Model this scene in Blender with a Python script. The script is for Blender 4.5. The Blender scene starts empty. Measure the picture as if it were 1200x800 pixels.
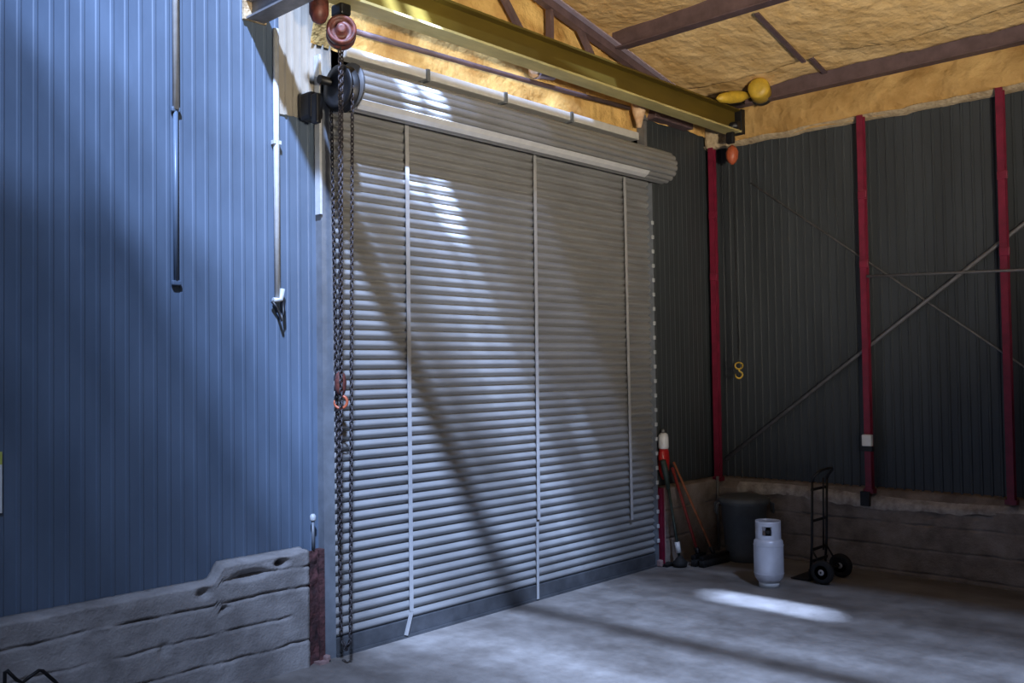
import bpy, bmesh, math, random
from mathutils import Vector, Matrix, noise
random.seed(7)
SC = bpy.context.scene
COL = SC.collection
PI = math.pi
V = Vector

# ------------------------------------------------------------------ materials
def mat(name, col, rough=0.6, metal=0.0, var=0.0, scale=6.0, bump=0.0, bscale=40.0, col2=None, detail=5.0,
        stretch=(1, 1, 1), lo=0.35, hi=0.65, spec=0.5, rvar=0.0):
    m = bpy.data.materials.new(name); m.use_nodes = True
    nt = m.node_tree; nd = nt.nodes; lk = nt.links
    b = nd['Principled BSDF']
    b.inputs['Base Color'].default_value = (*col, 1)
    b.inputs['Roughness'].default_value = rough
    b.inputs['Metallic'].default_value = metal
    b.inputs['Specular IOR Level'].default_value = spec
    tc = nd.new('ShaderNodeTexCoord'); mp = nd.new('ShaderNodeMapping')
    mp.inputs['Scale'].default_value = stretch
    lk.new(tc.outputs['Object'], mp.inputs['Vector'])
    if var > 0 or col2:
        c2 = col2 or tuple(c * (1 - var) for c in col)
        n = nd.new('ShaderNodeTexNoise'); n.inputs['Scale'].default_value = scale; n.inputs['Detail'].default_value = detail
        n.inputs['Roughness'].default_value = 0.62
        lk.new(mp.outputs['Vector'], n.inputs['Vector'])
        r = nd.new('ShaderNodeValToRGB')
        r.color_ramp.elements[0].position = lo; r.color_ramp.elements[0].color = (*c2, 1)
        r.color_ramp.elements[1].position = hi; r.color_ramp.elements[1].color = (*col, 1)
        lk.new(n.outputs['Fac'], r.inputs['Fac']); lk.new(r.outputs['Color'], b.inputs['Base Color'])
        if rvar:
            mr = nd.new('ShaderNodeMapRange'); mr.inputs['To Min'].default_value = rough - rvar; mr.inputs['To Max'].default_value = rough + rvar
            mr.inputs['From Min'].default_value = .3; mr.inputs['From Max'].default_value = .7
            lk.new(n.outputs['Fac'], mr.inputs['Value']); lk.new(mr.outputs['Result'], b.inputs['Roughness'])
    if bump > 0:
        n2 = nd.new('ShaderNodeTexNoise'); n2.inputs['Scale'].default_value = bscale; n2.inputs['Detail'].default_value = 6
        lk.new(mp.outputs['Vector'], n2.inputs['Vector'])
        bp = nd.new('ShaderNodeBump'); bp.inputs['Strength'].default_value = 1.0; bp.inputs['Distance'].default_value = bump
        lk.new(n2.outputs['Fac'], bp.inputs['Height']); lk.new(bp.outputs['Normal'], b.inputs['Normal'])
    return m

M = {}
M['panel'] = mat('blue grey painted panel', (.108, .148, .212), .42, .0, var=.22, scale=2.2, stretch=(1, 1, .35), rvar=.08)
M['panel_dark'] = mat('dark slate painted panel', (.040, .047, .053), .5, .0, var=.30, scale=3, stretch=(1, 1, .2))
M['galv'] = mat('galvanised slat', (.30, .30, .30), .42, .35, var=.18, scale=5, stretch=(.4, 1, 1))
M['galv_bright'] = mat('bright galvanised', (.72, .72, .72), .35, .3, var=.12, scale=9)
M['guide'] = mat('grey guide steel', (.20, .22, .25), .5, .3, var=.25, scale=8)
M['barblk'] = mat('dark bottom bar', (.075, .08, .09), .55, .2, var=.3, scale=9)
M['foam'] = mat('sprayed foam', (.80, .57, .28), .85, 0, scale=2.6, bump=.035, bscale=9, col2=(.55, .34, .13), detail=9, lo=.30, hi=.70, spec=.15)
M['foam_wall'] = mat('aged sprayed foam', (.82, .55, .20), .85, 0, scale=2.4, bump=.045, bscale=8, col2=(.40, .21, .06), detail=10, lo=.30, hi=.68, spec=.15)
M['foam_pale'] = mat('pale foam', (.58, .46, .30), .85, 0, scale=10, bump=.02, bscale=30, col2=(.34, .25, .15), spec=.15)
M['conc'] = mat('old concrete', (.41, .39, .385), .9, 0, scale=3.2, bump=.006, bscale=60, col2=(.24, .225, .22), detail=9, spec=.2)
M['conc_brown'] = mat('old brownish concrete', (.36, .30, .265), .9, 0, scale=3.0, bump=.008, bscale=50, col2=(.18, .142, .122), detail=9, spec=.2)
M['red'] = mat('dark red paint', (.20, .010, .036), .45, 0, var=.4, scale=7)
M['redpale'] = mat('faded pink primer', (.34, .22, .21), .7, 0, var=.3, scale=20)
M['purple'] = mat('purple brown primer', (.14, .092, .10), .6, .1, var=.35, scale=6)
M['olive'] = mat('olive yellow crane paint', (.105, .070, .008), .5, 0, var=.25, scale=5, stretch=(.3, 1, 1))
M['olive_lit'] = mat('lit crane flange', (.55, .47, .20), .5, .1, var=.3, scale=6, stretch=(.3, 1, 1))  # crane paint lightened to carry the light on the bottom flange
M['yellow'] = mat('yellow hoist paint', (.62, .40, .04), .45, 0, var=.3, scale=9)
M['black'] = mat('black steel', (.012, .012, .014), .45, .2, var=.4, scale=12)
M['rubber'] = mat('black rubber', (.014, .014, .015), .75, 0, var=.3, scale=20)
M['chain'] = mat('dark chain steel', (.07, .06, .065), .5, .5, var=.4, scale=30)
M['rust'] = mat('rusty red hoist paint', (.19, .055, .04), .5, .1, col2=(.05, .016, .014), scale=14)
M['orange'] = mat('orange red paint', (.45, .10, .04), .45, 0, var=.3, scale=20)
M['rod'] = mat('grey steel rod', (.22, .215, .22), .5, .3, var=.3, scale=12)
M['conduit'] = mat('pale conduit', (.52, .54, .56), .45, .05, var=.2, scale=12)
M['white'] = mat('white paint', (.75, .75, .75), .4, 0, var=.08, scale=10)
M['tank'] = mat('pale grey tank paint', (.60, .60, .66), .38, .15, var=.16, scale=6)
M['bin'] = mat('dark grey plastic', (.11, .12, .13), .5, 0, var=.2, scale=8)
M['wood_red'] = mat('red painted handle', (.30, .035, .03), .5, 0, var=.3, scale=20)
M['wood_or'] = mat('orange wooden handle', (.40, .13, .055), .55, 0, var=.35, scale=20)
M['green'] = mat('dark green paint', (.035, .055, .045), .5, 0, var=.3, scale=14)
M['redpl'] = mat('red plastic', (.50, .02, .02), .35, 0, var=.2, scale=9)
M['cream'] = mat('cream insulation', (.72, .52, .33), .8, 0, col2=(.55, .33, .18), scale=12, bump=.01)
M['lav'] = mat('lavender grey lamp housing', (.42, .36, .46), .4, .2, var=.2, scale=10)
M['lime'] = mat('yellow green print', (.50, .52, .12), .5)
M['hub'] = mat('grey hub', (.55, .54, .55), .45, .5, var=.2, scale=20)
M['brick'] = mat('broken red brick', (.12, .042, .042), .9, 0, col2=(.035, .016, .018), scale=9, bump=.03, bscale=16)
M['strap'] = mat('dull zinc strap', (.44, .44, .45), .4, .3, var=.15, scale=9)
M['pale_sheet'] = mat('pale cream sheet', (.36, .33, .28), .5, .1, var=.25, scale=4, stretch=(1, 1, .3))
M['foam_brown'] = mat('browned sprayed foam', (.62, .40, .16), .85, 0, scale=2.0, bump=.045, bscale=8, col2=(.34, .19, .06), detail=10, lo=.30, hi=.68, spec=.15)
M['mortar'] = mat('pale crumbling mortar', (.58, .53, .49), .9, 0, col2=(.26, .22, .20), scale=7, bump=.01, bscale=40, spec=.2)
M['grayroom'] = mat('grey room wall', (.16, .16, .165), .8, 0, var=.2, scale=2)

def floor_mat():
    m = bpy.data.materials.new('concrete floor'); m.use_nodes = True
    nt = m.node_tree; nd = nt.nodes; lk = nt.links; b = nd['Principled BSDF']
    tc = nd.new('ShaderNodeTexCoord')
    def noise_(s, d, x):
        mp = nd.new('ShaderNodeMapping'); mp.inputs['Scale'].default_value = x
        lk.new(tc.outputs['Object'], mp.inputs['Vector'])
        n = nd.new('ShaderNodeTexNoise'); n.inputs['Scale'].default_value = s; n.inputs['Detail'].default_value = d
        n.inputs['Roughness'].default_value = .65
        lk.new(mp.outputs['Vector'], n.inputs['Vector']); return n
    n1 = noise_(.9, 8, (1, .45, 1)); n2 = noise_(4, 8, (1, 1, 1)); n3 = noise_(60, 4, (1, 1, 1))
    r1 = nd.new('ShaderNodeValToRGB'); r1.color_ramp.elements[0].position = .32; r1.color_ramp.elements[0].color = (.15, .132, .12, 1)
    r1.color_ramp.elements[1].position = .68; r1.color_ramp.elements[1].color = (.40, .38, .365, 1)
    lk.new(n1.outputs['Fac'], r1.inputs['Fac'])
    r2 = nd.new('ShaderNodeValToRGB'); r2.color_ramp.elements[0].position = .3; r2.color_ramp.elements[0].color = (.62, .60, .58, 1)
    r2.color_ramp.elements[1].position = .7; r2.color_ramp.elements[1].color = (1, 1, 1, 1)
    lk.new(n2.outputs['Fac'], r2.inputs['Fac'])
    mx = nd.new('ShaderNodeMix'); mx.data_type = 'RGBA'; mx.blend_type = 'MULTIPLY'; mx.inputs['Factor'].default_value = 1
    lk.new(r1.outputs['Color'], mx.inputs['A']); lk.new(r2.outputs['Color'], mx.inputs['B'])
    lk.new(mx.outputs['Result'], b.inputs['Base Color'])
    mr = nd.new('ShaderNodeMapRange'); mr.inputs['From Min'].default_value = .3; mr.inputs['From Max'].default_value = .7
    mr.inputs['To Min'].default_value = .38; mr.inputs['To Max'].default_value = .7
    lk.new(n2.outputs['Fac'], mr.inputs['Value']); lk.new(mr.outputs['Result'], b.inputs['Roughness'])
    bp = nd.new('ShaderNodeBump'); bp.inputs['Distance'].default_value = .003
    lk.new(n3.outputs['Fac'], bp.inputs['Height']); lk.new(bp.outputs['Normal'], b.inputs['Normal'])
    return m
M['floor'] = floor_mat()

def sheet_mat(name, col):
    m = bpy.data.materials.new(name); m.use_nodes = True
    nt = m.node_tree; nd = nt.nodes; lk = nt.links
    for n in list(nd): nd.remove(n)
    o = nd.new('ShaderNodeOutputMaterial'); t = nd.new('ShaderNodeBsdfTransparent')
    t.inputs['Color'].default_value = (*col, 1)
    lk.new(t.outputs[0], o.inputs['Surface']); return m

# ------------------------------------------------------------------ mesh helpers
class MB:
    def __init__(self): self.bm = bmesh.new()
    def box(self, c, s, rot=None, bev=0.0):
        r = bmesh.ops.create_cube(self.bm, size=1.0); vs = r['verts']
        mtx = Matrix.Translation(V(c)) @ (rot.to_4x4() if rot else Matrix.Identity(4)) @ Matrix.Diagonal((s[0], s[1], s[2], 1))
        bmesh.ops.transform(self.bm, matrix=mtx, verts=vs)
        if bev > 0:
            es = list({e for v in vs for e in v.link_edges})
            bmesh.ops.bevel(self.bm, geom=es, offset=bev, segments=2, affect='EDGES', profile=.5)
        return self
    def lathe(self, prof, c=(0, 0, 0), rot=None, n=24, smooth=True, sx=1.0, sy=1.0):
        bm = self.bm; rings = []
        mtx = Matrix.Translation(V(c)) @ (rot.to_4x4() if rot else Matrix.Identity(4))
        for (r, z) in prof:
            rings.append([bm.verts.new(mtx @ V((r * sx * math.cos(2 * PI * k / n), r * sy * math.sin(2 * PI * k / n), z))) for k in range(n)])
        for a, b in zip(rings, rings[1:]):
            for k in range(n):
                f = bm.faces.new((a[k], a[(k + 1) % n], b[(k + 1) % n], b[k])); f.smooth = smooth
        if prof[0][0] > 1e-5: bm.faces.new(list(reversed(rings[0])))
        if prof[-1][0] > 1e-5: bm.faces.new(rings[-1])
        return self
    def tube(self, pts, r, n=8, cap=True, closed=False):
        bm = self.bm; pts = [V(p) for p in pts]; rings = []; N = len(pts)
        up = None
        for i, p in enumerate(pts):
            if closed: d = (pts[(i + 1) % N] - pts[i - 1])
            else: d = (pts[min(i + 1, N - 1)] - pts[max(i - 1, 0)])
            d.normalize()
            if up is None: up = d.orthogonal().normalized()
            else:
                up = up - d * up.dot(d)
                up = up.normalized() if up.length > 1e-6 else d.orthogonal().normalized()
            w = d.cross(up); rr = r[i] if isinstance(r, (list, tuple)) else r
            rings.append([bm.verts.new(p + (up * math.cos(2 * PI * k / n) + w * math.sin(2 * PI * k / n)) * rr) for k in range(n)])
        prs = list(zip(rings, rings[1:])) + ([(rings[-1], rings[0])] if closed else [])
        for a, b in prs:
            for k in range(n):
                f = bm.faces.new((a[k], a[(k + 1) % n], b[(k + 1) % n], b[k])); f.smooth = True
        if cap and not closed:
            bm.faces.new(list(reversed(rings[0]))); bm.faces.new(rings[-1])
        return self
    def bar(self, a, b, w, h, up=(0, 0, 1)):
        a, b = V(a), V(b); d = (b - a); L = d.length; d.normalize()
        u = V(up); u = (u - d * u.dot(d)).normalized(); s = d.cross(u)
        rot = Matrix((d, s, u)).transposed()
        return self.box((a + b) / 2, (L, w, h), rot)
    def prism(self, poly, a, b, fu, fv, smooth=False):
        """closed polygon (u,v) swept from a to b; fu, fv are the world axes of u and v"""
        bm = self.bm; fu, fv = V(fu), V(fv)
        A = [bm.verts.new(V(a) + fu * u + fv * v) for u, v in poly]
        B = [bm.verts.new(V(b) + fu * u + fv * v) for u, v in poly]
        n = len(poly)
        for k in range(n):
            f = bm.faces.new((A[k], A[(k + 1) % n], B[(k + 1) % n], B[k])); f.smooth = smooth
        bm.faces.new(list(reversed(A))); bm.faces.new(B)
        return self
    def sheet(self, prof, a, b, fu, fv, smooth=False):
        bm = self.bm; fu, fv = V(fu), V(fv)
        A = [bm.verts.new(V(a) + fu * u + fv * v) for u, v in prof]
        B = [bm.verts.new(V(b) + fu * u + fv * v) for u, v in prof]
        for k in range(len(prof) - 1):
            f = bm.faces.new((A[k], A[k + 1], B[k + 1], B[k])); f.smooth = smooth
        return self
    def grid(self, fn, nu, nv, smooth=True):
        bm = self.bm
        g = [[bm.verts.new(fn(i / nu, j / nv)) for j in range(nv + 1)] for i in range(nu + 1)]
        for i in range(nu):
            for j in range(nv):
                f = bm.faces.new((g[i][j], g[i + 1][j], g[i + 1][j + 1], g[i][j + 1])); f.smooth = smooth
        return self
    def build(self, name, m, parent=None, loc=None):
        bmesh.ops.recalc_face_normals(self.bm, faces=self.bm.faces)
        me = bpy.data.meshes.new(name); self.bm.to_mesh(me); self.bm.free()
        me.materials.append(M[m] if isinstance(m, str) else m)
        o = bpy.data.objects.new(name, me); COL.objects.link(o)
        if parent is not None:
            o.parent = parent
            root = V((0, 0, 0)); q = parent
            while q is not None: root += q.location; q = q.parent
            me.transform(Matrix.Translation(-root))      # meshes are written in world coordinates
        elif loc is not None:
            me.transform(Matrix.Translation(-V(loc))); o.location = loc
        return o

def tag(o, label=None, cat=None, group=None, kind=None):
    if label: o['label'] = label
    if cat: o['category'] = cat
    if group: o['group'] = group
    if kind: o['kind'] = kind
    return o
def thing(name, loc, label, cat, group=None, kind=None):
    o = bpy.data.objects.new(name, None); COL.objects.link(o); o.location = loc; o.empty_display_size = .1
    return tag(o, label, cat, group, kind)
def struct(o, label, cat):
    return tag(o, label, cat, None, 'structure')

def RX(a): return Matrix.Rotation(a, 3, 'X')
def RY(a): return Matrix.Rotation(a, 3, 'Y')
def RZ(a): return Matrix.Rotation(a, 3, 'Z')
def along(d):
    return V((0, 0, 1)).rotation_difference(V(d).normalized()).to_matrix()
def fbm(x, y, z=0.0, o=4): return noise.fractal(V((x, y, z)), .9, 2.1, o)

def chain(mb, pts, pitch=.034, wr=.0062, w=.026):
    """real links, alternately turned, along a polyline"""
    P = [V(p) for p in pts]; acc = 0; seg = []
    tot = sum((b - a).length for a, b in zip(P, P[1:])); n = int(tot / pitch)
    for k in range(n):
        s = (k + .5) * pitch; q = 0
        for a, b in zip(P, P[1:]):
            L = (b - a).length
            if q + L >= s:
                c = a.lerp(b, (s - q) / L); d = (b - a).normalized(); break
            q += L
        u = d.orthogonal().normalized(); w2 = d.cross(u)
        if k % 2: u, w2 = (u + w2) / 1.41421, (w2 - u) / 1.41421
        else: u, w2 = (u - w2) / 1.41421, (w2 + u) / 1.41421
        ring = [c + d * math.cos(t * 2 * PI / 8) * pitch * .66 + u * math.sin(t * 2 * PI / 8) * w * .5 for t in range(8)]
        mb.tube(ring, wr, n=4, closed=True)
    return mb

# ------------------------------------------------------------------ the room
ROOM_X, ROOM_Y = -17.0, -14.0
def roof_z(x): return 5.55 - .21 * x

# floor
fb = MB(); fb.box((ROOM_X / 2, ROOM_Y / 2, -.1), (-ROOM_X + 1, -ROOM_Y + 1, .2))
struct(fb.build('floor', 'floor'), 'worn grey concrete floor of the warehouse', 'floor')

def ribs(L, p=.1, d=.007):
    """profile of a ribbed panel: (distance, height)"""
    pr = []; s = 0.0
    while s < L:
        pr += [(s, 0), (min(s + p * .66, L), 0), (min(s + p * .74, L), d), (min(s + p * .92, L), d)]
        s += p
    pr.append((L, 0)); return pr

# wall with the door (plane y = 0): ribbed panels left and right of the opening
wl = MB()
wl.sheet(ribs(-6.045 - ROOM_X, .1, .005), (ROOM_X, .0, .55), (ROOM_X, .0, 9.2), (1, 0, 0), (0, -1, 0))
struct(wl.build('wall_left', 'panel'), 'ribbed blue grey painted metal wall left of the roller door', 'wall')
rp = MB(); rp.sheet(ribs(.50, .07, .016), (-6.40, -.011, 4.34), (-6.40, -.011, 5.30), (1, 0, 0), (0, -1, 0))
struct(rp.build('trim_5', 'pale_sheet'), 'cream ribbed sheet on the wall above the left door guide', 'metal sheet')  # cream tone laid as its own ribbed sheet over the blue wall
wr = MB()
wr.sheet(ribs(1.42, .1, .004), (-1.42, .0, .6), (-1.42, .0, 5.24), (1, 0, 0), (0, -1, 0))
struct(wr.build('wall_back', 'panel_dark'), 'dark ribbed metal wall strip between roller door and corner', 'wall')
# wall B (plane x = 0)
wb = MB()
wb.sheet(ribs(-ROOM_Y, .1, .010), (0, 0, .6), (0, 0, 5.2), (0, -1, 0), (-1, 0, 0))
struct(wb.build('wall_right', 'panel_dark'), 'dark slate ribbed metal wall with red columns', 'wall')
# the two walls behind the camera
w3 = MB(); w3.box((ROOM_X - .1, ROOM_Y / 2, 5), (.2, -ROOM_Y, 10)); struct(w3.build('wall_far', 'grayroom'), 'grey wall at the far left end of the hall', 'wall')
w4 = MB(); w4.box((ROOM_X / 2, ROOM_Y - .1, 5), (-ROOM_X, .2, 10)); struct(w4.build('wall_front', 'grayroom'), 'grey wall behind the viewer', 'wall')

# foam-coated bands
def gable(u, v):
    x = -6.12 + u * 6.12
    zb = 4.955 if x < -1.5 else 5.22
    zb += .03 * fbm(x * 2.2, 3.1)
    zt = roof_z(x) + .1
    z = zb + (zt - zb) * v
    y = -.035 - .05 * math.sin(min(1, v * 2.2) * PI * .5) - .045 * fbm(x * 1.3, z * 2.2, 5) - .02 * fbm(x * 5, z * 6, 2)
    return V((x, min(y, -.022), z))
g = MB(); g.grid(gable, 150, 30)
struct(g.build('trim_1', 'foam_wall'), 'yellow sprayed foam band on the wall above the roller door', 'foam insulation')
def bandB(u, v):
    y = -u * (-ROOM_Y)
    zb = 5.07 + .02 * fbm(y * 3, 8.2)
    z = zb + (5.62 - zb) * v
    x = -.05 - .06 * math.sin(PI * min(1, v * 1.6 + .1) * .5) - .05 * fbm(y * .9, z * 2, 9) - .02 * fbm(y * 5, z * 5, 1)
    return V((min(x, -.03), y, z))
g = MB(); g.grid(bandB, 260, 14)
# bottom lip of the band, pale cut edge
struct(g.build('trim_2', 'foam_brown'), 'yellow brown sprayed foam band above the dark wall with red columns', 'foam insulation')
def lipB(u, v):
    y = -u * (-ROOM_Y)
    zb = 5.055 + .02 * fbm(y * 3, 8.2)
    return V((-.012 - .11 * v - .02 * fbm(y * 4, 3), y, zb + .05 * v * v))
g = MB(); g.grid(lipB, 200, 3); g.box((-.10, -.22, 5.20), (.16, .36, .30), bev=.05)
struct(g.build('trim_3', 'foam_pale'), 'pale rough lower edge of the foam band in the corner', 'foam insulation')

# roof: foam pillows between the purlins, and a translucent skylight farther back
PUR = [-.36, -2.22]
def roofpt(x, y):
    edges = [0.0, -.36, -2.22, -4.1, -6.0, -8.0]
    sag = 0
    for a, b in zip(edges, edges[1:]):
        if b <= x <= a:
            t = (a - x) / (a - b); sag = .10 * math.sin(PI * t) ** .6 if a - b > .5 else -.03
            if b == -2.22:
                e = (-.85 - .12 * fbm(y * .8, 2.7) - x) / .10; e = max(0, min(1, e)); sag = .02 + .13 * e * e * (3 - 2 * e) * min(1, (x + 2.22) * 5 + .3)
    z = roof_z(x) - sag - .035 * fbm(x * .9, y * .9, 4) - .012 * fbm(x * 4, y * 4, 1)
    return V((x, y, z))
def roof_x(xf): return (xf - .55 * 5.55) / (1 - .55 * .21)     # roof strip whose sunlight lands on floor line xf
SKX0, SKX1, SKY0, SKY1 = roof_x(-9.0), roof_x(.15), -12.4, -.9
r = MB()
r.grid(lambda u, v: roofpt(SKX1 + u * (-SKX1 + .1), .1 - v * (-ROOM_Y + .1)), 96, 150)
r.grid(lambda u, v: V((SKX0 + u * (SKX1 - SKX0), .1 + v * (SKY1 - .1), roof_z(SKX0 + u * (SKX1 - SKX0)) - .02)), 12, 4)
r.grid(lambda u, v: V((SKX0 + u * (SKX1 - SKX0), SKY0 + v * (ROOM_Y - SKY0), roof_z(SKX0 + u * (SKX1 - SKX0)) - .02)), 12, 4)
r.grid(lambda u, v: V((ROOM_X + u * (SKX0 - ROOM_X), .1 + v * (ROOM_Y - .1), roof_z(ROOM_X + u * (SKX0 - ROOM_X)) - .02)), 10, 20)
struct(r.build('ceiling', 'foam'), 'roof underside covered with tan yellow sprayed foam panels', 'ceiling')

# unseen skylight sheets, each cell's pass-through set to shape the light (the sun passes through them, and fully through the gaps between)
SUN = V((.55, .72, -1.0))
# (x edges given as floor lines, y range on the roof, share of the light that passes): clear gaps, plus cells added to brighten or dim spots
gaps = [(-2.93, -2.82, -2.26, -1.6, 1.0), (-2.68, -2.50, -2.45, -1.6, 1.0), (-2.91, -2.83, -4.9, -2.26, .17), (-2.62, -2.54, -4.9, -2.45, .20),
        (-2.28, -2.17, -7.4, -6.2, .60), (-1.92, -1.82, -4.0, -3.55, .13), (-3.70, -3.30, -4.4, -2.5, .028), (-1.1, .15, -1.45, -.9, .075), (-2.1, -1.1, -1.5, -.9, .085)]
COLS = [(-9.0, -8.0, .006), (-8.0, -7.1, .010), (-7.1, -6.4, .016), (-6.4, -5.8, .027), (-5.8, -5.3, .062), (-5.3, -4.6, .098),
        (-4.6, -3.3, .098), (-3.3, -2.7, .070), (-2.7, -2.1, .036), (-2.1, -1.1, .014), (-1.1, .15, .0)]
NEAR = {0: 3.0, 1: 3.6, 2: 3.6, 3: 2.8, 4: 1.9, 5: 1.5, 6: 1.5, 7: 1.4}
def build_sky():
    for k, (f0, f1, tr) in enumerate(COLS):
        ys = [SKY0, -4.9, -3.1, -2.3, SKY1]
        xs = sorted({f0, f1} | {q for g_ in gaps for q in g_[:2] if f0 < q < f1})
        ys = sorted(set(ys) | {q for g_ in gaps for q in g_[2:4] if g_[1] > f0 and g_[0] < f1})
        mbs = {}
        for a, b in zip(xs, xs[1:]):
            for c, d in zip(ys, ys[1:]):
                mx, my = (a + b) / 2, (c + d) / 2; t = tr
                bo = NEAR.get(k, 1)
                if my > -2.3: t *= bo
                elif my > -3.1: t *= (1 + bo) / 2
                elif my < -4.9 and k >= 6: t *= .62
                for g_ in gaps:
                    if g_[0] <= mx <= g_[1] and g_[2] <= my <= g_[3]: t = g_[4]
                if t < 1: mbs.setdefault(round(t, 3), []).append((a, b, c, d))
        mb = MB(); mats = []
        for i, (t, L) in enumerate(sorted(mbs.items())):
            mats.append(sheet_mat('light shaping skylight %d %d' % (k, i), (t, t, t)))  # pass-through chosen for the light pattern on wall and floor
            for a, b, c, d in L:
                f_ = mb.bm.faces.new([mb.bm.verts.new((roof_x(x), y, roof_z(roof_x(x)) + .01)) for x, y in ((a, c), (b, c), (b, d), (a, d))])
                f_.material_index = i
        o = mb.build('window_%d' % (k + 1), mats[0])
        for m_ in mats[1:]: o.data.materials.append(m_)
        struct(o, 'unseen roof skylight sheet with pass-through set to shape the sunlight, number %s from the far end' % ['one', 'two', 'three', 'four', 'five', 'six', 'seven', 'eight', 'nine', 'ten', 'eleven'][k], 'skylight')
build_sky()

# concrete stem walls ----------------------------------------------------------
def stem(org, ax, nrm, L, top, backtop, depth, joints, seed, spall=(), rough=.007, nz=96, step=.025):
    """weathered board-formed concrete: face grid, ledge and both ends"""
    org, ax, nrm = V(org), V(ax), V(nrm)
    n = int(L / step)
    mb = MB(); bm = mb.bm; rows = []
    for i in range(n + 1):
        s = L * i / n; t = top(s) + .012 * fbm(s * 6, seed); row = []
        for j in range(nz + 1):
            z = t * j / nz
            d = depth + rough * fbm(s * 2.2, z * 3, seed) + rough * .5 * fbm(s * 9, z * 9, seed + 3)
            for jz, jd, s0, s1 in joints:
                if s0 <= s <= s1:
                    jj = jz + .014 * fbm(s * 3.5, jz * 9, seed)
                    d -= jd * math.exp(-((z - jj) / .009) ** 2) * (.8 + 1.3 * fbm(s * 4, jz, seed + 1)) * 1.2
            for ps, pz, rs, rz, pd in spall:
                e = ((s - ps) / rs) ** 2 + ((z - pz) / rz) ** 2
                d -= pd * math.exp(-e * e) * (1 + .5 * fbm(s * 12, z * 12, seed))
            if j == nz: d -= .012
            row.append(bm.verts.new(org + ax * s + nrm * d + V((0, 0, z))))
        for q in (1, 2, 3):
            f = q / 3; zz = t + (backtop(s) - t) * f + (.012 * fbm(s * 7, q, seed + 7) if q < 3 else 0)
            row.append(bm.verts.new(org + ax * s + nrm * (depth - .03) * (1 - f) + V((0, 0, zz))))
        row.append(bm.verts.new(org + ax * s))
        rows.append(row)
    for a, b in zip(rows, rows[1:]):
        for k in range(len(a) - 1):
            f = bm.faces.new((a[k], b[k], b[k + 1], a[k + 1])); f.smooth = True
    bm.faces.new(rows[0]); bm.faces.new(list(reversed(rows[-1])))
    return mb
# left: s measured from x=-13 to the jagged end at x=-6.21
def topL(s):
    x = -13 + s
    t = (x + 7.05) / .10
    return .785 + (.115 * (t * t * (3 - 2 * t)) if 0 < t < 1 else (.115 if t >= 1 else 0))
sl = stem((-13, 0, 0), (1, 0, 0), (0, -1, 0), 6.77, topL, lambda s: topL(s) + .02, .125,
          [(.63, .028, 0, 6.8), (.42, .020, 0, 6.6), (.205, .022, 0, 6.8), (.79, .02, 6.0, 6.8)], 11,
          spall=[(6.25, .80, .14, .035, .06), (6.52, .845, .05, .03, .09), (5.88, .725, .05, .04, .05), (6.04, .59, .03, .02, .05), (5.58, .40, .03, .05, .02)])
struct(sl.build('baseboard_left', 'conc'), 'cracked grey concrete stem wall under the blue metal wall', 'concrete wall')
be = MB()
def brk(u, v):
    z = v * .89
    return V((-6.24 + .14 * u, -.105 - .02 * fbm(u * 3, z * 9, 6) + .03 * u, z))
be.grid(brk, 6, 30)
struct(be.build('trim_4', 'brick'), 'broken reddish brick end of the stem wall beside the roller door', 'brick edge')
sb = stem((-1.38, 0, 0), (1, 0, 0), (0, -1, 0), 1.38, lambda s: .88, lambda s: .90, .12,
          [(.62, .02, 0, 2), (.30, .02, 0, 2)], 23)
struct(sb.build('baseboard_back', 'conc_brown'), 'short concrete stem wall between the roller door and the corner', 'concrete wall')
sr = stem((0, 0, 0), (0, -1, 0), (-1, 0, 0), 8.0, lambda s: .785 + .03 * math.sin(s * 1.7), lambda s: .92, .15,
          [(.56, .022, 0, 9), (.30, .024, 0, 9), (.73, .03, 1.9, 3.3), (.04, .02, 0, 9)], 37,
          spall=[(2.2, .74, .08, .05, .03), (2.72, .70, .1, .05, .035), (3.2, .72, .12, .04, .035), (1.6, .76, .1, .03, .03), (.9, .72, .12, .04, .02)], rough=.010)
struct(sr.build('baseboard_right', 'conc_brown'), 'brownish concrete stem wall under the dark wall with red columns', 'concrete wall')

def capB(u, v):
    y = -.4 - u * 7.4; w_ = max(0, min(1, .45 + 1.1 * fbm(y * 2.3, 4.4)))
    t = .785 + .03 * math.sin(-y * 1.7)
    if v < .5: q = v * 2; return V((-.152 - .012 * w_, y, t - .05 * (1 - q) * w_ - .03 + .02 * fbm(y * 8, 2)))
    q = (v - .5) * 2; return V((-.155 + .07 * q, y, t + .012 + .05 * q + .008 * fbm(y * 9, q)))
g = MB(); g.grid(capB, 260, 4)
struct(g.build('trim_6', 'mortar'), 'pale crumbling mortar edge on top of the brownish concrete wall', 'mortar edge')

# ------------------------------------------------------------------ roller door
door = thing('door_1', (-3.73, -.05, 0), 'large corrugated grey steel roller door closed to the floor', 'roller door', kind='structure')
DX0, DX1 = -5.95, -1.47
p = .0835; prof = []
z = .15
while z < 4.56:
    for k in range(9):
        t = k / 8
        prof.append((z + p * (.02 + .78 * t), .003 + .034 * math.sin(PI * (.04 + .92 * t)) ** .85))
    prof += [(z + p * .90, .002), (z + p * .98, .0)]
    z += p
cu = MB(); cu.sheet(prof, (DX0, -.045, 0), (DX1, -.045, 0), (0, 0, 1), (0, -1, 0), smooth=False)
for f in cu.bm.faces: f.smooth = True
cu.build('curtain', 'galv', door)
bb = MB(); bb.box(((DX0 + DX1) / 2, -.055, .085), (DX1 - DX0, .06, .13), bev=.006); bb.box(((DX0 + DX1) / 2, -.06, .012), (DX1 - DX0, .09, .024))
bb.build('bottom_bar', 'barblk', door)
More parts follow.
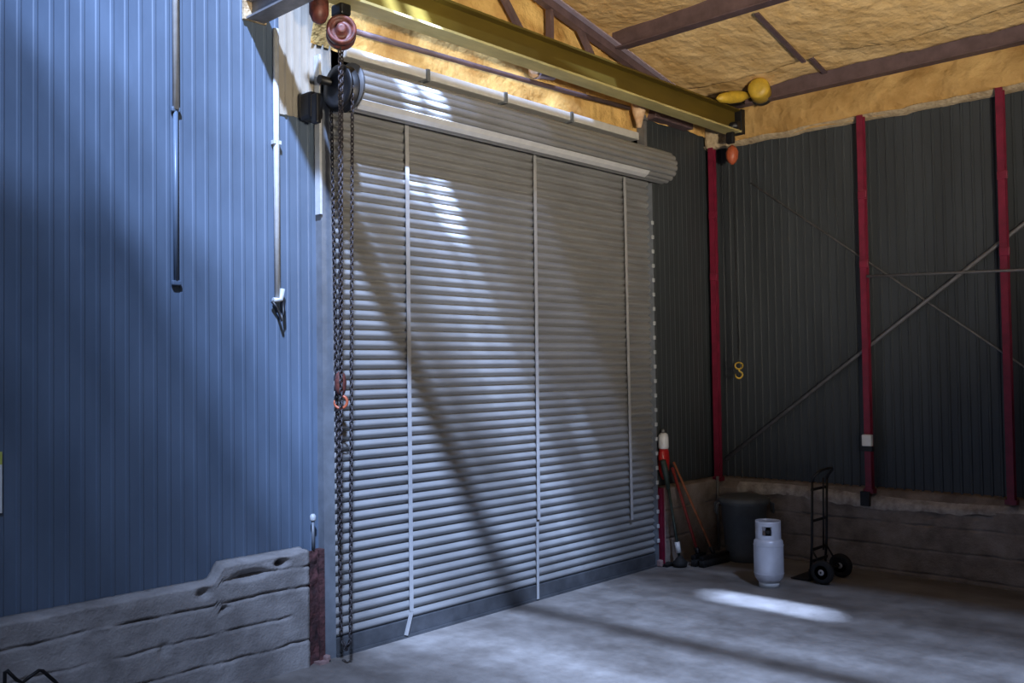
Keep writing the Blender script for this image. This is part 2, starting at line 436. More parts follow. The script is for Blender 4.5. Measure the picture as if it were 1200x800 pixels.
gd = MB(); gd.box((-6.00, -.075, 2.30), (.10, .012, 4.60)); gd.box((-6.05, -.04, 2.3), (.012, .08, 4.6)); gd.box((-5.955, -.055, 2.3), (.012, .05, 4.6))
gd.build('guide_rail', 'guide', door)
gd = MB(); gd.box((-1.460, -.075, 2.22), (.016, .09, 4.44)); gd.box((-1.435, -.04, 2.22), (.06, .016, 4.44)); gd.build('guide_rail', 'guide', door)
# coil of rolled-up curtain on its barrel
cy, cz, cr = -.255, 4.605, .178
poly = []
for k in range(16):
    for q in range(6):
        a = 2 * PI * (k + q / 6) / 16
        rr = cr - .012 + .022 * math.sin(PI * q / 6) ** .6
        poly.append((math.cos(a) * rr, math.sin(a) * rr))
co = MB(); co.prism(poly, (-5.88, cy, cz), (-1.40, cy, cz), (0, 1, 0), (0, 0, 1), smooth=False)
co.build('barrel_coil', 'galv', door)
ep = MB(); ep.lathe([(.03, -.008), (.192, -.008), (.192, .008), (.03, .008)], (-5.895, cy, cz), RY(PI / 2), 28); ep.build('end_plate', 'barblk', door)
lp = MB(); lp.sheet([(-.075, -.178), (-.115, -.155), (-.145, -.125), (-.150, -.130), (-.12, -.165), (-.075, -.190)], (-5.88, cy, cz), (-1.9, cy, cz), (0, 1, 0), (0, 0, 1))
lp.build('lit_coil_lip', 'galv_bright', door)  # bright strip added for the lit band along the coil's lower edge
hd = MB()
for x0 in [-5.86, -4.98, -3.98, -2.98]:
    x1 = {-5.86: -4.99, -4.98: -3.99, -3.98: -2.99, -2.98: -1.78}[x0]
    hd.box(((x0 + x1) / 2, -.115, 4.925), (x1 - x0, .13, .085), bev=.008)
hd.build('header_strip', 'galv_bright', door)
jt = MB()
for x in (-4.985, -3.985, -2.985): jt.box((x, -.15, 4.915), (.035, .10, .11))
jt.build('header_clips', 'guide', door)
for sx, pts in ((0, [(-5.175, 4.46), (-5.18, .22), (-5.20, .16), (-5.245, .03)]), (1, [(-3.495, 4.46), (-3.515, .80)]), (2, [(-1.985, 4.44), (-1.955, .60)]), (3, [(-3.535, .78), (-3.545, .02)])):
    s_ = MB()
    for a, b in zip(pts, pts[1:]):
        s_.bar((a[0], -.115, a[1]), (b[0], -.115, b[1]), .006, .040 if sx != 3 else .032, up=(1, 0, 0))
    s_.build('vertical_strap', 'strap', door)
for k in range(23):
    e_ = MB(); zz = .26 + k * p * 2
    e_.box((-1.472, -.128, zz + .04), (.035, .02, .045), bev=.006); e_.build('end_lock', 'conduit', door)
ft = MB(); ft.box((-1.45, -.13, .04), (.05, .07, .08), bev=.015); ft.build('guide_foot', 'redpale', door)
ft = MB(); ft.box((-6.07, -.12, .03), (.05, .06, .05), bev=.015); ft.build('guide_foot', 'redpale', door)
# end bracket, chain wheel and hand chain at the left end of the coil
eb = MB(); eb.box((-6.20, -.16, 4.40), (.13, .16, .22), bev=.03); eb.box((-6.23, -.27, 4.36), (.05, .08, .24), bev=.015); eb.lathe([(.035, -.16), (.035, .16)], (-6.03, cy, cz), RY(PI / 2), 12); eb.box((-6.0, -.2, 4.6), (.10, .3, .07))
eb.build('drive_bracket', 'black', door)
gt = MB(); gt.box((-6.07, -.09, 4.22), (.022, .014, 1.30)); gt.box((-6.075, -.06, 4.22), (.012, .06, 1.30)); gt.build('lit_guide_edge', 'conduit', door)  # pale strip added for the light along the upper guide edge
wh = MB(); wc = V((-6.06, -.37, 4.53))
wh.lathe([(.02, -.03), (.11, -.028), (.13, -.04), (.180, -.045), (.185, -.03), (.155, -.005), (.155, .005), (.185, .03), (.180, .045), (.13, .04), (.11, .028), (.02, .03)], wc, RY(PI / 2), 28)
wh.build('chain_wheel', 'black', door)
hc = MB(); chain(hc, [wc + V((-.0, -.14, 0)), (-6.06, -.42, .22)]); chain(hc, [wc + V((-.0, .14, 0)), (-6.06, -.30, .22)])
chain(hc, [(-6.06, -.42, .22), (-6.06, -.36, .14), (-6.06, -.30, .22)])
hc.build('hand_chain', 'chain', door)

# post and stubs beside the door
pc = thing('steel_column', (-6.13, -.07, 0), 'dark red steel column squeezed between the concrete wall end and the left door guide', 'column')
m_ = MB(); m_.box((-6.10, -.075, .45), (.05, .07, .88)); m_.build('shaft', 'brick', pc)
m_ = MB(); m_.box((-6.12, -.09, .01), (.09, .14, .02)); m_.build('base_plate', 'redpale', pc)
st = thing('pipe_stub', (-6.165, -.09, .9), 'short grey capped pipe standing on the concrete wall beside the left door guide', 'pipe')
m_ = MB(); m_.lathe([(.012, .89), (.012, 1.12)], (-6.165, -.085, 0)); m_.build('pipe', 'guide', st)
m_ = MB(); m_.lathe([(.02, 1.12), (.024, 1.13), (.024, 1.16), (.012, 1.175)], (-6.165, -.085, 0)); m_.build('cap', 'conduit', st)
pc = thing('steel_post', (-1.405, -.07, 0), 'short dark red post with a faded edge at the right foot of the roller door', 'post')
m_ = MB(); m_.box((-1.405, -.13, .46), (.045, .05, .88)); m_.build('shaft', 'red', pc)
m_ = MB(); m_.box((-1.372, -.135, .50), (.02, .045, .80)); m_.build('edge_strip', 'redpale', pc)
m_ = MB(); m_.box((-1.36, -.16, .015), (.17, .12, .03)); m_.build('base_plate', 'black', pc)

# ------------------------------------------------------------------ red columns, braces on the right wall
def column(y, label, foot=True, x=-.125, w=.07):
    t = thing('steel_column', (x, y, .8), label, 'column', 'red steel columns of the right wall')
    m_ = MB(); z0, z1 = .90, 5.10
    m_.box((x - .035, y, (z0 + z1) / 2), (.012, w, z1 - z0)); m_.box((x, y, (z0 + z1) / 2), (.07, .014, z1 - z0)); m_.box((x + .035, y, (z0 + z1) / 2), (.012, w, z1 - z0))
    m_.build('shaft', 'red', t)
    m_ = MB(); m_.box((x, y, .885), (.10, w + .04, .05)); m_.build('base_plate', 'red', t)
    for zz in (3.42, 4.2):
        m_ = MB(); m_.box((x - .035, y - .01, zz), (.03, w + .03, .09), bev=.008); m_.build('splice_clip', 'red', t)
    if foot:
        m_ = MB(); m_.box((x - .055, y + .03, .80), (.05, .10, .16)); m_.build('foot_bracket', 'black', t)
    return t
column(-.125, 'dark red steel column in the corner of the two dark walls', False)
column(-2.05, 'red steel column carrying the small white box')
column(-3.50, 'red steel column crossed by the rising diagonal brace near the right edge', False)
t = thing('junction_box', (-.17, -1.95, 1.45), 'small white electrical box fixed on a red column', 'electrical box')
m_ = MB(); m_.box((-.20, -2.065, 1.45), (.06, .11, .13), bev=.012); m_.build('box', 'white', t)
m_ = MB(); m_.box((-.19, -2.06, 1.355), (.06, .13, .05)); m_.build('clamp', 'black', t)
def rod(name, pts, r_, label, cat, m='rod', group=None):
    t = MB().tube(pts, r_, 8).build(name, m, None, pts[0]); return tag(t, label, cat, group)
rod('brace_rod', [(-.056, -.20, 1.13), (-.056, -3.69, 3.71), (-.056, -5.2, 4.83)], .021, 'grey diagonal steel brace rising to the right across the red columns', 'brace')
rod('brace_rod', [(-.020, -.61, 4.56), (-.020, -3.63, 2.24), (-.020, -5.2, 1.03)], .010, 'thin grey diagonal steel brace falling to the right across the red columns', 'brace')
rod('wall_pipe', [(-.183, -2.10, 3.275), (-.183, -5.5, 3.15)], .014, 'thin grey horizontal pipe between red columns of the dark wall', 'pipe')
rod('corner_pipe', [(-.185, -.145, .0), (-.185, -.145, .92)], .018, 'thin pale upright pipe in the corner behind the dustbin', 'pipe', 'rod')

# ------------------------------------------------------------------ roof steel
def purlin(x, zb, h, y0, y1, label):
    t = thing('roof_purlin', (x, (y0 + y1) / 2, zb), label, 'roof beam', 'purple brown roof purlins')
    m_ = MB(); m_.box((x, (y0 + y1) / 2, zb + .008), (.13, y0 - y1, .016)); m_.build('bottom_flange', 'purple', t)
    m_ = MB(); m_.box((x, (y0 + y1) / 2, zb + h / 2), (.012, y0 - y1, h - .03)); m_.build('web', 'purple', t)
    m_ = MB(); m_.box((x, (y0 + y1) / 2, zb + h), (.13, y0 - y1, .016)); m_.build('top_flange', 'purple', t)
purlin(-2.22, 5.80, .27, -.16, -13.9, 'purple brown roof beam crossing high in the foam ceiling toward the yellow crane beam')
purlin(-.36, 5.44, .22, -.16, -13.9, 'purple brown roof beam running just above the foam band of the right wall')
t = thing('gable_truss', (-3, -.2, 5.7), 'brown steel truss against the foam wall above the yellow crane beam', 'truss')
def gz(x): return roof_z(x) - .24
m_ = MB(); m_.bar((-6.0, -.20, gz(-6.0)), (-1.0, -.20, gz(-1.0)), .08, .10); m_.build('rafter', 'purple', t)
m_ = MB(); m_.bar((-6.0, -.275, gz(-6.0) + .04), (-1.0, -.275, gz(-1.0) + .04), .06, .018); m_.build('rafter_rib', 'lav', t)
m_ = MB(); m_.box((-3.33, -.20, 5.70), (.05, .07, .50)); m_.build('post', 'purple', t)
m_ = MB(); m_.bar((-4.2, -.20, 6.10), (-3.75, -.20, 5.60), .05, .06); m_.build('web_member', 'purple', t)
m_ = MB(); m_.bar((-2.95, -.20, 6.0), (-2.5, -.20, 5.45), .05, .06); m_.build('web_member', 'purple', t)
for (x0, x1, y_, dz, nm) in ((-2.10, -1.02, -1.85, .20, 'long dark flat strap across the foam ceiling panel between the two roof beams'), (-.80, -.44, -1.80, .06, 'short dark flat strap on the foam ceiling close to the corner side roof beam')):
    m_ = MB(); m_.bar((x0, y_, roof_z(x0) - dz), (x1, y_ + .05 * (x1 - x0) / 1.7, roof_z(x1) - dz), .05, .02)
    tag(m_.build('roof_strap', 'purple', None, (x0, y_, roof_z(x0) - dz)), nm, 'strap')
eb_ = MB(); eb_.box((-1.0, -.09, 5.30), (.80, .14, .17), bev=.01)
tag(eb_.build('wall_header', 'purple', None, (-1.0, -.09, 5.22)), 'short purple brown steel header above the dark wall strip right of the door', 'beam')

# ------------------------------------------------------------------ crane runway beam
YB = -.60
t = thing('crane_beam', (-3.4, YB, 5.12), 'long olive yellow crane runway beam running along the wall above the roller door', 'crane beam')
m_ = MB(); m_.box((-3.42, YB, 5.26), (6.24, .016, .25)); m_.box((-3.42, YB, 5.39), (6.24, .17, .020)); m_.build('web', 'olive', t)
m_ = MB(); m_.box((-3.42, YB, 5.13), (6.24, .19, .022)); m_.build('lit_flange', 'olive_lit', t)  # lighter colour stands for light caught along the beam's lower edge
m_ = MB(); m_.box((-.34, YB, 5.26), (.09, .20, .30), bev=.01); m_.build('end_stop', 'black', t)
tb = thing('beam_bracket', (-6.63, -.1, 5.03), 'steel support beam reaching out from the blue wall under the crane beam, top left', 'bracket')
m_ = MB(); m_.box((-6.62, -3.9, 5.16), (.16, 7.8, .016)); m_.box((-6.62, -3.9, 5.02), (.16, 7.8, .016)); m_.box((-6.62, -3.9, 5.09), (.06, 7.8, .13)); m_.build('beam', 'rod', tb)
m_ = MB(); m_.box((-6.62, -.02, 5.11), (.20, .025, .20)); m_.build('wall_plate', 'foam_pale', tb)

def hook(mb, c, r_, wr):
    pts = []
    for k in range(15):
        a = PI / 2 - .15 - k / 14 * (1.55 * PI)
        pts.append(V(c) + V((math.cos(a) * r_ * .72, -math.cos(a) * r_ * .72, math.sin(a) * r_)))
    mb.tube([V(c) + V((0, 0, r_ * 1.7))] + pts, [wr] * 11 + [wr * (1 - .16 * i) for i in range(5)], 8); return mb

# near (left) hoist hanging below the crane beam
t = thing('chain_hoist', (-6.15, -.52, 4.9), 'rusty red chain hoist hanging from the crane beam at top left of the door', 'hoist')
m_ = MB(); m_.lathe([(.03, -.10), (.10, -.095), (.115, -.07), (.115, -.01), (.10, 0), (.10, .02), (.115, .03), (.115, .08), (.095, .10), (.085, .075), (.045, .07), (.04, .11), (.02, .115)], (-6.17, -.52, 4.91), along((-.55, -.8, 0)), 26); m_.build('drum', 'rust', t)
m_ = MB(); m_.box((-6.17, -.52, 5.08), (.10, .14, .10), bev=.02); m_.tube([(-6.17, -.52, 4.99), (-6.17, -.52, 5.1)], .025); m_.lathe([(.045, -.12), (.045, .12)], (-6.17, YB, 5.19), RX(PI / 2), 14); m_.build('trolley', 'black', t)
lc = MB(); chain(lc, [(-6.17, -.50, 4.82), (-6.075, -.34, 2.28)]); chain(lc, [(-6.12, -.46, 4.85), (-6.13, -.40, 1.0)]); lc.build('load_chain', 'chain', t)
hb = MB(); hb.lathe([(.012, .14), (.035, .12), (.048, .06), (.045, .0), (.03, -.04), (.012, -.05)], (-6.07, -.335, 2.16), None, 14); hbo = hb.build('hook_block', 'rust', t)
m_ = MB(); hook(m_, (-6.07, -.335, 2.06), .05, .012); m_.build('hook', 'orange', hbo)
t2 = thing('hoist_weight', (-6.42, -.52, 5.0), 'brown pear shaped weight hanging beside the rusty hoist at top left', 'hoist weight')
m_ = MB(); m_.lathe([(.01, .27), (.05, .24), (.075, .14), (.075, .06), (.05, .0), (.015, -.02)], (-6.36, -.50, 4.955), None, 16); m_.build('weight', 'rust', t2)
m_ = MB(); m_.tube([(-6.36, -.50, 5.2), (-6.36, -.55, 5.38)], .012); m_.build('hanger', 'black', t2)

# far hoist with long chain
t = thing('chain_hoist', (-.37, YB, 4.85), 'small orange red chain hoist hanging from the far end of the crane beam', 'hoist')
m_ = MB(); m_.lathe([(.045, -.12), (.045, .12)], (-.48, YB, 5.19), RX(PI / 2), 14); m_.box((-.48, YB, 5.05), (.06, .10, .14), bev=.015); m_.build('trolley', 'black', t)
m_ = MB(); m_.lathe([(.012, .13), (.05, .10), (.075, .04), (.07, -.03), (.045, -.08), (.012, -.11)], (-.45, YB, 4.84), None, 16); m_.build('body', 'orange', t)
lc = MB(); chain(lc, [(-.45, YB, 4.76), (-.40, YB, 2.36)], .034, .0035, .018); lc.build('load_chain', 'black', t)
m_ = MB(); m_.tube([V((-.40, YB, 2.30)) + V((math.cos(a * PI / 6) * .04, -math.cos(a * PI / 6) * .03, math.sin(a * PI / 6) * .04)) for a in range(12)], .010, 6, closed=True)
hook(m_, (-.40, YB, 2.19), .042, .011); m_.build('hook', 'yellow', t)
t = thing('hoist_motor', (-.60, -.95, 5.45), 'yellow hoist motor with round end sitting beside the far end of the crane beam', 'hoist motor')
m_ = MB(); m_.lathe([(.04, -.17), (.10, -.165), (.125, -.13), (.125, .10), (.11, .13), (.05, .14)], (-.52, -1.02, 5.53), along((-.92, -.38, 0)), 22); m_.build('motor', 'yellow', t)
m_ = MB(); m_.lathe([(.135, -.20), (.135, -.12)], (-.52, -1.02, 5.53), along((-.92, -.38, 0)), 22); m_.build('end_cap', 'black', t)
m_ = MB(); m_.lathe([(.01, -.26), (.05, -.2), (.075, -.05), (.07, .1), (.03, .24)], (-.74, -.80, 5.455), along((1, -.35, .2)), 16); m_.build('gear_arm', 'yellow', t)
m_ = MB(); m_.box((-.60, -.72, 5.42), (.10, .24, .04)); m_.build('mount_plate', 'black', t)

# pipe with fittings above the door, behind the crane beam
t = rod('service_pipe', [(-6.0, -.19, 5.10), (-3.72, -.19, 5.15), (-1.98, -.19, 5.205)], .026, 'thin brown service pipe along the foam band above the roller door', 'pipe', 'purple')
t = thing('flood_lamp', (-3.6, -.24, 5.2), 'small lavender grey lamp housing on the pipe above the roller door', 'lamp')
m_ = MB(); m_.lathe([(.02, -.20), (.055, -.17), (.06, .05), (.075, .10), (.07, .12)], (-3.52, -.26, 5.245), along((-1, -.05, -.12)), 16); m_.build('housing', 'lav', t)
m_ = MB(); m_.lathe([(.068, 0), (.06, .03), (.02, .045)], (-3.645, -.266, 5.23), along((-1, -.05, -.12)), 16); m_.build('lens', 'cream', t)
t = thing('cone_fitting', (-1.86, -.22, 5.0), 'cream cone shaped fitting at the pipe end above the right end of the door', 'fitting')
m_ = MB(); m_.lathe([(.025, 5.0), (.045, 5.08), (.075, 5.18), (.09, 5.26), (.085, 5.31), (.04, 5.335)], (-1.86, -.24, 0), None, 16); m_.build('cone', 'cream', t)
m_ = MB(); m_.box((-1.64, -.12, 5.02), (.05, .10, .36)); m_.box((-1.74, -.19, 5.14), (.22, .03, .03)); m_.build('bracket', 'rod', t)

# conduits on the blue wall
t = thing('conduit', (-7.27, -.03, 2.8), 'pale vertical conduit high on the blue wall, left of the two', 'conduit')
m_ = MB(); m_.tube([(-7.27, -.026, 4.2), (-7.27, -.026, 8.0)], .024, 8); m_.build('pipe', 'conduit', t)
m_ = MB(); m_.tube([(-7.27, -.022, 2.95), (-7.27, -.022, 4.2)], .018, 8); m_.build('lower_pipe', 'panel', t)
for zz in (2.95, 4.2):
    m_ = MB(); m_.box((-7.27, -.025, zz), (.07, .03, .035), bev=.008); m_.build('clip', 'panel', t)
t = thing('conduit', (-6.44, -.04, 2.7), 'pale vertical conduit ending in a black hook near the roller door', 'conduit')
m_ = MB(); m_.tube([(-6.44, -.03, 2.88), (-6.44, -.03, 5.0)], .024, 8); m_.build('pipe', 'conduit', t)
m_ = MB(); m_.tube([(-6.49, -.05, 2.86), (-6.42, -.05, 2.865), (-6.405, -.05, 2.95)], .02, 8); m_.build('elbow', 'conduit', t)
m_ = MB(); m_.tube([(-6.50, -.05, 2.85), (-6.46, -.06, 2.80), (-6.43, -.08, 2.70), (-6.41, -.07, 2.75), (-6.40, -.05, 2.86)], .013, 8); m_.build('hook', 'black', t)
m_ = MB(); m_.box((-6.44, -.03, 4.1), (.07, .04, .03)); m_.build('clip', 'conduit', t)

# notice at the left edge
t = thing('notice', (-8.62, -.02, 1.45), 'white notice with a yellow green heading on the blue wall at the left edge', 'notice')
m_ = MB(); m_.box((-8.62, -.018, 1.60), (.40, .010, .30)); m_.build('sheet', 'white', t)
m_ = MB(); m_.box((-8.62, -.018, 1.79), (.40, .010, .08)); m_.build('heading', 'lime', t)

# black bent cable in the lower left corner
m_ = MB()
m_.tube([(-8.50, -.31, .012), (-8.50, -.31, .30), (-8.497, -.31, .55), (-8.485, -.31, .555), (-8.43, -.31, .485), (-8.40, -.31, .462), (-8.36, -.31, .485), (-8.305, -.31, .512), (-8.285, -.31, .505), (-8.22, -.32, .43), (-8.05, -.34, .20), (-7.95, -.36, .012)], .011, 8)
tag(m_.build('bent_cable', 'black', None, (-8.45, -.31, 0)), 'black bent cable standing against the concrete wall in the lower left corner', 'cable')

# ------------------------------------------------------------------ things in the corner
# gas cylinder
GX, GY = -1.52, -1.54
t = thing('gas_cylinder', (GX, GY, 0), 'pale grey forklift gas cylinder standing on the floor in front of the dustbin', 'gas cylinder')
m_ = MB(); m_.lathe([(.05, .035), (.11, .05), (.142, .09), (.152, .14), (.152, .43), (.148, .47), (.125, .50), (.05, .515)], (GX, GY, 0), None, 32); m_.build('tank', 'tank', t)
for z_ in (.14, .43):
    m_ = MB(); m_.tube([(GX + math.cos(a * PI / 16) * .1525, GY + math.sin(a * PI / 16) * .1525, z_) for a in range(32)], .004, 5, closed=True)
    m_.build('weld_seam', 'tank', t)
m_ = MB(); m_.lathe([(.098, 0), (.105, 0), (.105, .07), (.098, .07), (.098, 0)], (GX, GY, 0), None, 28); m_.build('foot_ring', 'white', t)
def collar(u, v):   # open ring with a window that shows the valve
    a0 = math.radians(228 + 20); a = a0 + u * math.radians(320); return V((GX + math.cos(a) * .128, GY + math.sin(a) * .128, .47 + v * .21))
m_ = MB(); bm = m_.bm; n = 48
vw = math.atan2(-6.36 - GY, -10.49 - GX)      # side facing the hall
win = lambda k, j: abs(((2 * PI * (k + .5) / n - vw + .12 + PI) % (2 * PI)) - PI) < .42 and j in (2, 3)
rg = [[[bm.verts.new((GX + math.cos(2 * PI * k / n) * rr, GY + math.sin(2 * PI * k / n) * rr, zz)) for k in range(n)] for zz in (.47, .50, .54, .585, .63, .66, .68)] for rr in (.130, .124)]
for s in (0, 1):
    for j in range(6):
        for k in range(n):
            if win(k, j): continue
            f = bm.faces.new((rg[s][j][k], rg[s][j][(k + 1) % n], rg[s][j + 1][(k + 1) % n], rg[s][j + 1][k])); f.smooth = True
for k in range(n): bm.faces.new((rg[0][6][k], rg[0][6][(k + 1) % n], rg[1][6][(k + 1) % n], rg[1][6][k]))
m_.build('collar', 'tank', t)
m_ = MB(); m_.lathe([(.03, .50), (.03, .58), (.02, .60), (.045, .61), (.045, .64), (.01, .645)], (GX, GY, 0), None, 12); m_.lathe([(.022, 0), (.022, .09)], (GX, GY, .57), along((math.cos(vw), math.sin(vw), 0)), 10); m_.build('valve', 'black', t)

# dustbin
BX, BY = -.49, -.68
t = thing('dustbin', (BX, BY, 0), 'large dark grey plastic dustbin with lid in the corner behind the gas cylinder', 'dustbin')
m_ = MB(); m_.lathe([(.205, .0), (.215, .01), (.225, .10), (.268, .66), (.285, .665), (.285, .70), (.262, .70)], (BX, BY, 0), None, 32); m_.build('body', 'bin', t)
m_ = MB(); m_.lathe([(.297, .685), (.30, .70), (.298, .735), (.27, .75), (.15, .775), (.06, .785), (.001, .786)], (BX, BY, 0), None, 32); m_.build('lid', 'bin', t)
for sgn in (1, -1):
    dx, dy = .66 * sgn, -.75 * sgn
    c = V((BX + dx * .29, BY + dy * .29, 0)); w_ = V((-dy, dx, 0)) * .06; o_ = V((dx, dy, 0)) * .045
    m_ = MB(); m_.tube([c - w_ + V((0, 0, .69)), c - w_ + o_ + V((0, 0, .67)), c - w_ + o_ + V((0, 0, .56)), c + w_ + o_ + V((0, 0, .56)), c + w_ + o_ + V((0, 0, .67)), c + w_ + V((0, 0, .69))], .012, 6); m_.build('handle', 'bin', t)

# hand truck
t = thing('hand_truck', (-.87, -1.85, 0), 'black steel hand truck with two wheels standing by the concrete wall', 'hand truck')
XA, XB, YF, YW = -1.06, -.71, -1.80, -1.93
def wheel(x):
    w_ = MB(); w_.lathe([(.072, -.030), (.095, -.036), (.118, -.028), (.127, -.010), (.127, .010), (.118, .028), (.095, .036), (.072, .030), (.072, -.030)], (x, YW, .127), RY(PI / 2), 28)
    o = w_.build('wheel', 'rubber', t)
    w_ = MB(); w_.lathe([(.015, -.035), (.03, -.033), (.04, -.018), (.074, -.015), (.074, .015), (.04, .018), (.03, .033), (.015, .035)], (x, YW, .127), RY(PI / 2), 20)
    w_.build('hub', 'hub', o)
wheel(-1.11); wheel(-.66)
m_ = MB(); m_.tube([(-1.15, YW, .127), (-.62, YW, .127)], .010, 8); m_.build('axle', 'black', t)
m_ = MB()
for x in (XA, XB): m_.tube([(x, YF + .03, .03), (x, YF, .4), (x, YF - .02, 1.08)], .014, 8)
m_.tube([(XB - .09, YF - .005, .30), (XB - .09, YF - .02, 1.08)], .010, 8)
for x in (XA, XB): m_.tube([(x, YF, .33), (x, YW, .135)], .011, 8); m_.tube([(x, YF + .02, .10), (x, YW, .127)], .011, 8)
m_.build('frame', 'black', t)
for z_ in (.22, .34, .64, .97):
    m_ = MB(); m_.bar((XA, YF - .005, z_), (XB, YF - .005, z_), .012, .028); m_.build('cross_bar', 'black', t)
m_ = MB(); m_.tube([(XA, YF - .02, 1.06), (XA, YF - .04, 1.12), (XA + .05, YF - .09, 1.175), (XA + .14, YF - .12, 1.19), (XB - .10, YF - .12, 1.19), (XB - .02, YF - .09, 1.16), (XB, YF - .04, 1.11), (XB, YF - .02, 1.06)], .016, 8); m_.build('handle', 'black', t)
m_ = MB(); m_.box(((XA + XB) / 2, YF + .13, .012), (XB - XA + .05, .22, .008)); m_.box(((XA + XB) / 2, YF + .035, .07), (XB - XA + .03, .008, .12)); m_.build('toe_plate', 'black', t)

# leaning tools
def broom(name, label, head_c, top, hm, r_, hl, ang, collar_m='black'):
    t = thing(name, (head_c[0], head_c[1], 0), label, 'broom', 'long handled tools leaning beside the door')
    rot = RZ(ang)
    hc_ = V(head_c)
    m_ = MB(); m_.box((hc_.x, hc_.y, .105), (hl, .065, .05), rot, bev=.012); m_.build('head', 'black', t)
    m_ = MB()
    k = max(4, int(hl / .03))
    for i in range(k):
        for j in (-1, 0, 1):
            q = rot @ V(((i + .5) / k * hl * .97 - hl * .485, j * .02, 0))
            m_.lathe([(.015, .003), (.011, .085)], (hc_.x + q.x * 1.03, hc_.y + q.y * 1.1, 0), None, 6)
    tag(m_.build('bristles', 'rubber', t), None, None, None, None)
    d = (V(top) - V((hc_.x, hc_.y, .11)))
    m_ = MB(); m_.tube([V((hc_.x, hc_.y, .11)), V((hc_.x, hc_.y, .11)) + d], r_, 10); m_.build('handle', hm, t)
    m_ = MB(); m_.tube([V((hc_.x, hc_.y, .11)), V((hc_.x, hc_.y, .11)) + d * .09], r_ * 1.7, 10); m_.build('socket', collar_m, t)
    return t
broom('push_broom', 'wide black push broom with an orange wooden handle, nearest the dustbin', (-.96, -.55), (-1.17, -.155, 1.18), 'wood_or', .014, .50, -.10)
broom('deck_broom', 'small black deck broom with a dark red handle, between the other two leaning tools', (-1.09, -.42), (-1.20, -.155, 1.12), 'wood_red', .018, .26, .05)
t = thing('pole_tool', (-1.31, -.30, 0), 'dark green pole tool with a white band near its foot, leaning closest to the door', 'pole tool', 'long handled tools leaning beside the door')
m_ = MB(); m_.tube([(-1.31, -.30, .12), (-1.325, -.18, .90)], .016, 10); m_.build('shaft', 'green', t)
m_ = MB(); m_.tube([(-1.325, -.18, .88), (-1.36, -.165, 1.10), (-1.385, -.15, 1.22)], [.022, .038, .034], 10); m_.build('grip', 'green', t)
m_ = MB(); m_.tube([(-1.311, -.294, .16), (-1.313, -.275, .28)], .030, 12); m_.build('band', 'white', t)
m_ = MB(); m_.lathe([(.06, 0.003), (.11, .01), (.115, .05), (.07, .09), (.02, .13)], (-1.31, -.31, 0), None, 16, sx=.8, sy=.7); m_.build('head', 'rubber', t)
t = thing('red_container', (-1.27, -.10, .98), 'red container with a white upper part above the leaning tool handles', 'container')
m_ = MB(); m_.lathe([(.025, .98), (.05, 1.02), (.075, 1.10), (.08, 1.22), (.075, 1.30), (.055, 1.345)], (-1.27, -.085, 0), None, 18, sy=.75); m_.build('body', 'redpl', t)
m_ = MB(); m_.lathe([(.055, 1.34), (.062, 1.36), (.060, 1.47), (.052, 1.51), (.03, 1.525)], (-1.27, -.085, 0), None, 18); m_.build('upper', 'white', t)
m_ = MB(); m_.lathe([(.022, 1.52), (.022, 1.56), (.01, 1.57)], (-1.27, -.085, 0), None, 10); m_.build('cap', 'rod', t)

# ------------------------------------------------------------------ light
def area(name, loc, target, size, power, col, spread=None):
    l = bpy.data.lights.new(name, 'AREA'); l.shape = 'RECTANGLE'; l.size, l.size_y = size; l.energy = power; l.color = col
    if spread: l.spread = spread
    o = bpy.data.objects.new(name, l); COL.objects.link(o); o.location = loc
    o.rotation_euler = (V(target) - V(loc)).to_track_quat('-Z', 'Y').to_euler(); return o
s = bpy.data.lights.new('sun', 'SUN'); s.energy = 120.0; s.angle = math.radians(2.7); s.color = (.47, .63, 1.0)
so = bpy.data.objects.new('sun', s); COL.objects.link(so); so.rotation_euler = SUN.to_track_quat('-Z', 'Y').to_euler(); so.location = (-8, -6, 12)
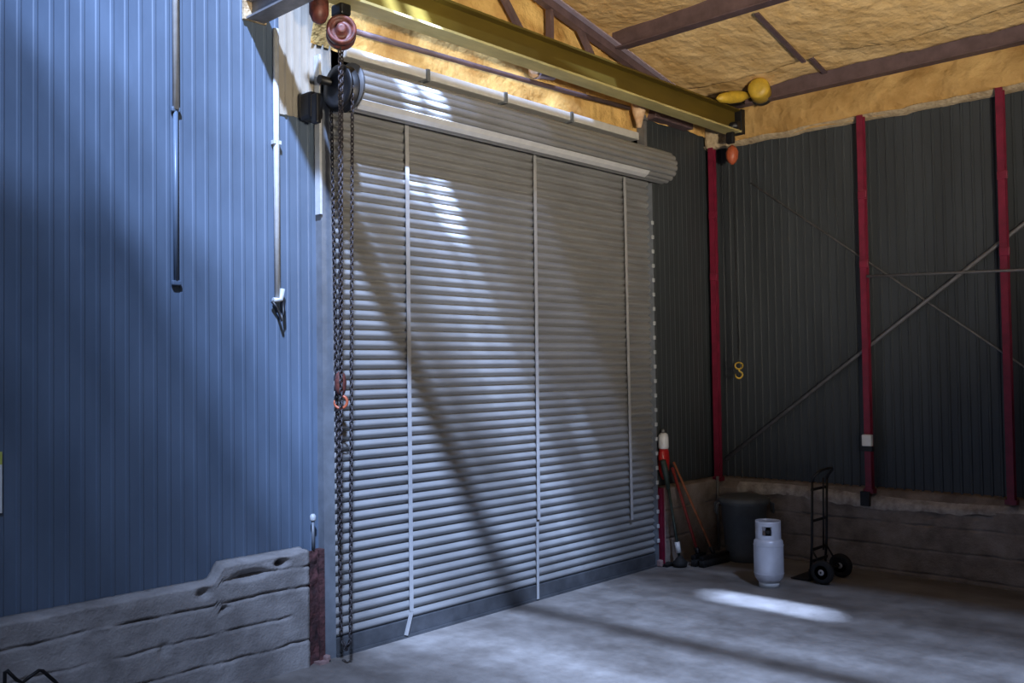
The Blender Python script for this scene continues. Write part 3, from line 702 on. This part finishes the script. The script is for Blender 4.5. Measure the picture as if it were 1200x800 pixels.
# area fill lamp added below the unseen skylight, for its scattered daylight
area('skylight_fill', (-9.0, -6.0, 7.25), (-8.6, -5.6, 0), (5.5, 9.5), 85, (.44, .61, 1.0))
# unseen warm spot added to brighten the roof, and an added warm point fill
sp = bpy.data.lights.new('roof_fill_spot', 'SPOT'); sp.energy = 3900; sp.color = (1.0, .87, .68); sp.spot_size = math.radians(64); sp.spot_blend = .9; sp.shadow_soft_size = .35
po = bpy.data.objects.new('roof_fill_spot', sp); COL.objects.link(po); po.location = (-9.3, -8.8, 2.2)
po.rotation_euler = (V((-3.2, -1.6, 6.0)) - po.location).to_track_quat('-Z', 'Y').to_euler()
hb = bpy.data.lights.new('warm_fill_point', 'POINT'); hb.energy = 36; hb.color = (1.0, .88, .70); hb.shadow_soft_size = .3
ho = bpy.data.objects.new('warm_fill_point', hb); COL.objects.link(ho); ho.location = (-9.6, -5.2, 5.2)

w = bpy.data.worlds.new('World'); SC.world = w; w.use_nodes = True
w.node_tree.nodes['Background'].inputs['Color'].default_value = (.35, .5, .8, 1)
w.node_tree.nodes['Background'].inputs['Strength'].default_value = .0

# ------------------------------------------------------------------ camera
f, yaw, pit, roll = 1096.49, .8151123, .0292937, -.0142996
fwd = V((math.sin(yaw) * math.cos(pit), math.cos(yaw) * math.cos(pit), math.sin(pit)))
right = V((math.cos(yaw), -math.sin(yaw), 0)); up = right.cross(fwd)
r2 = right * math.cos(roll) + up * math.sin(roll); u2 = -right * math.sin(roll) + up * math.cos(roll)
cam = bpy.data.cameras.new('camera'); cam.sensor_width = 36; cam.lens = f * 36 / 1200; cam.clip_start = .05
co_ = bpy.data.objects.new('camera', cam); COL.objects.link(co_)
m4 = Matrix((r2, u2, -fwd)).transposed().to_4x4(); m4.translation = V((-10.4913, -6.3558, 2.3)); co_.matrix_world = m4
SC.camera = co_
SC.view_settings.view_transform = 'Standard'; SC.view_settings.look = 'None'
SC.view_settings.exposure = 0.0; SC.view_settings.gamma = 1.0; SC.view_settings.use_curve_mapping = False
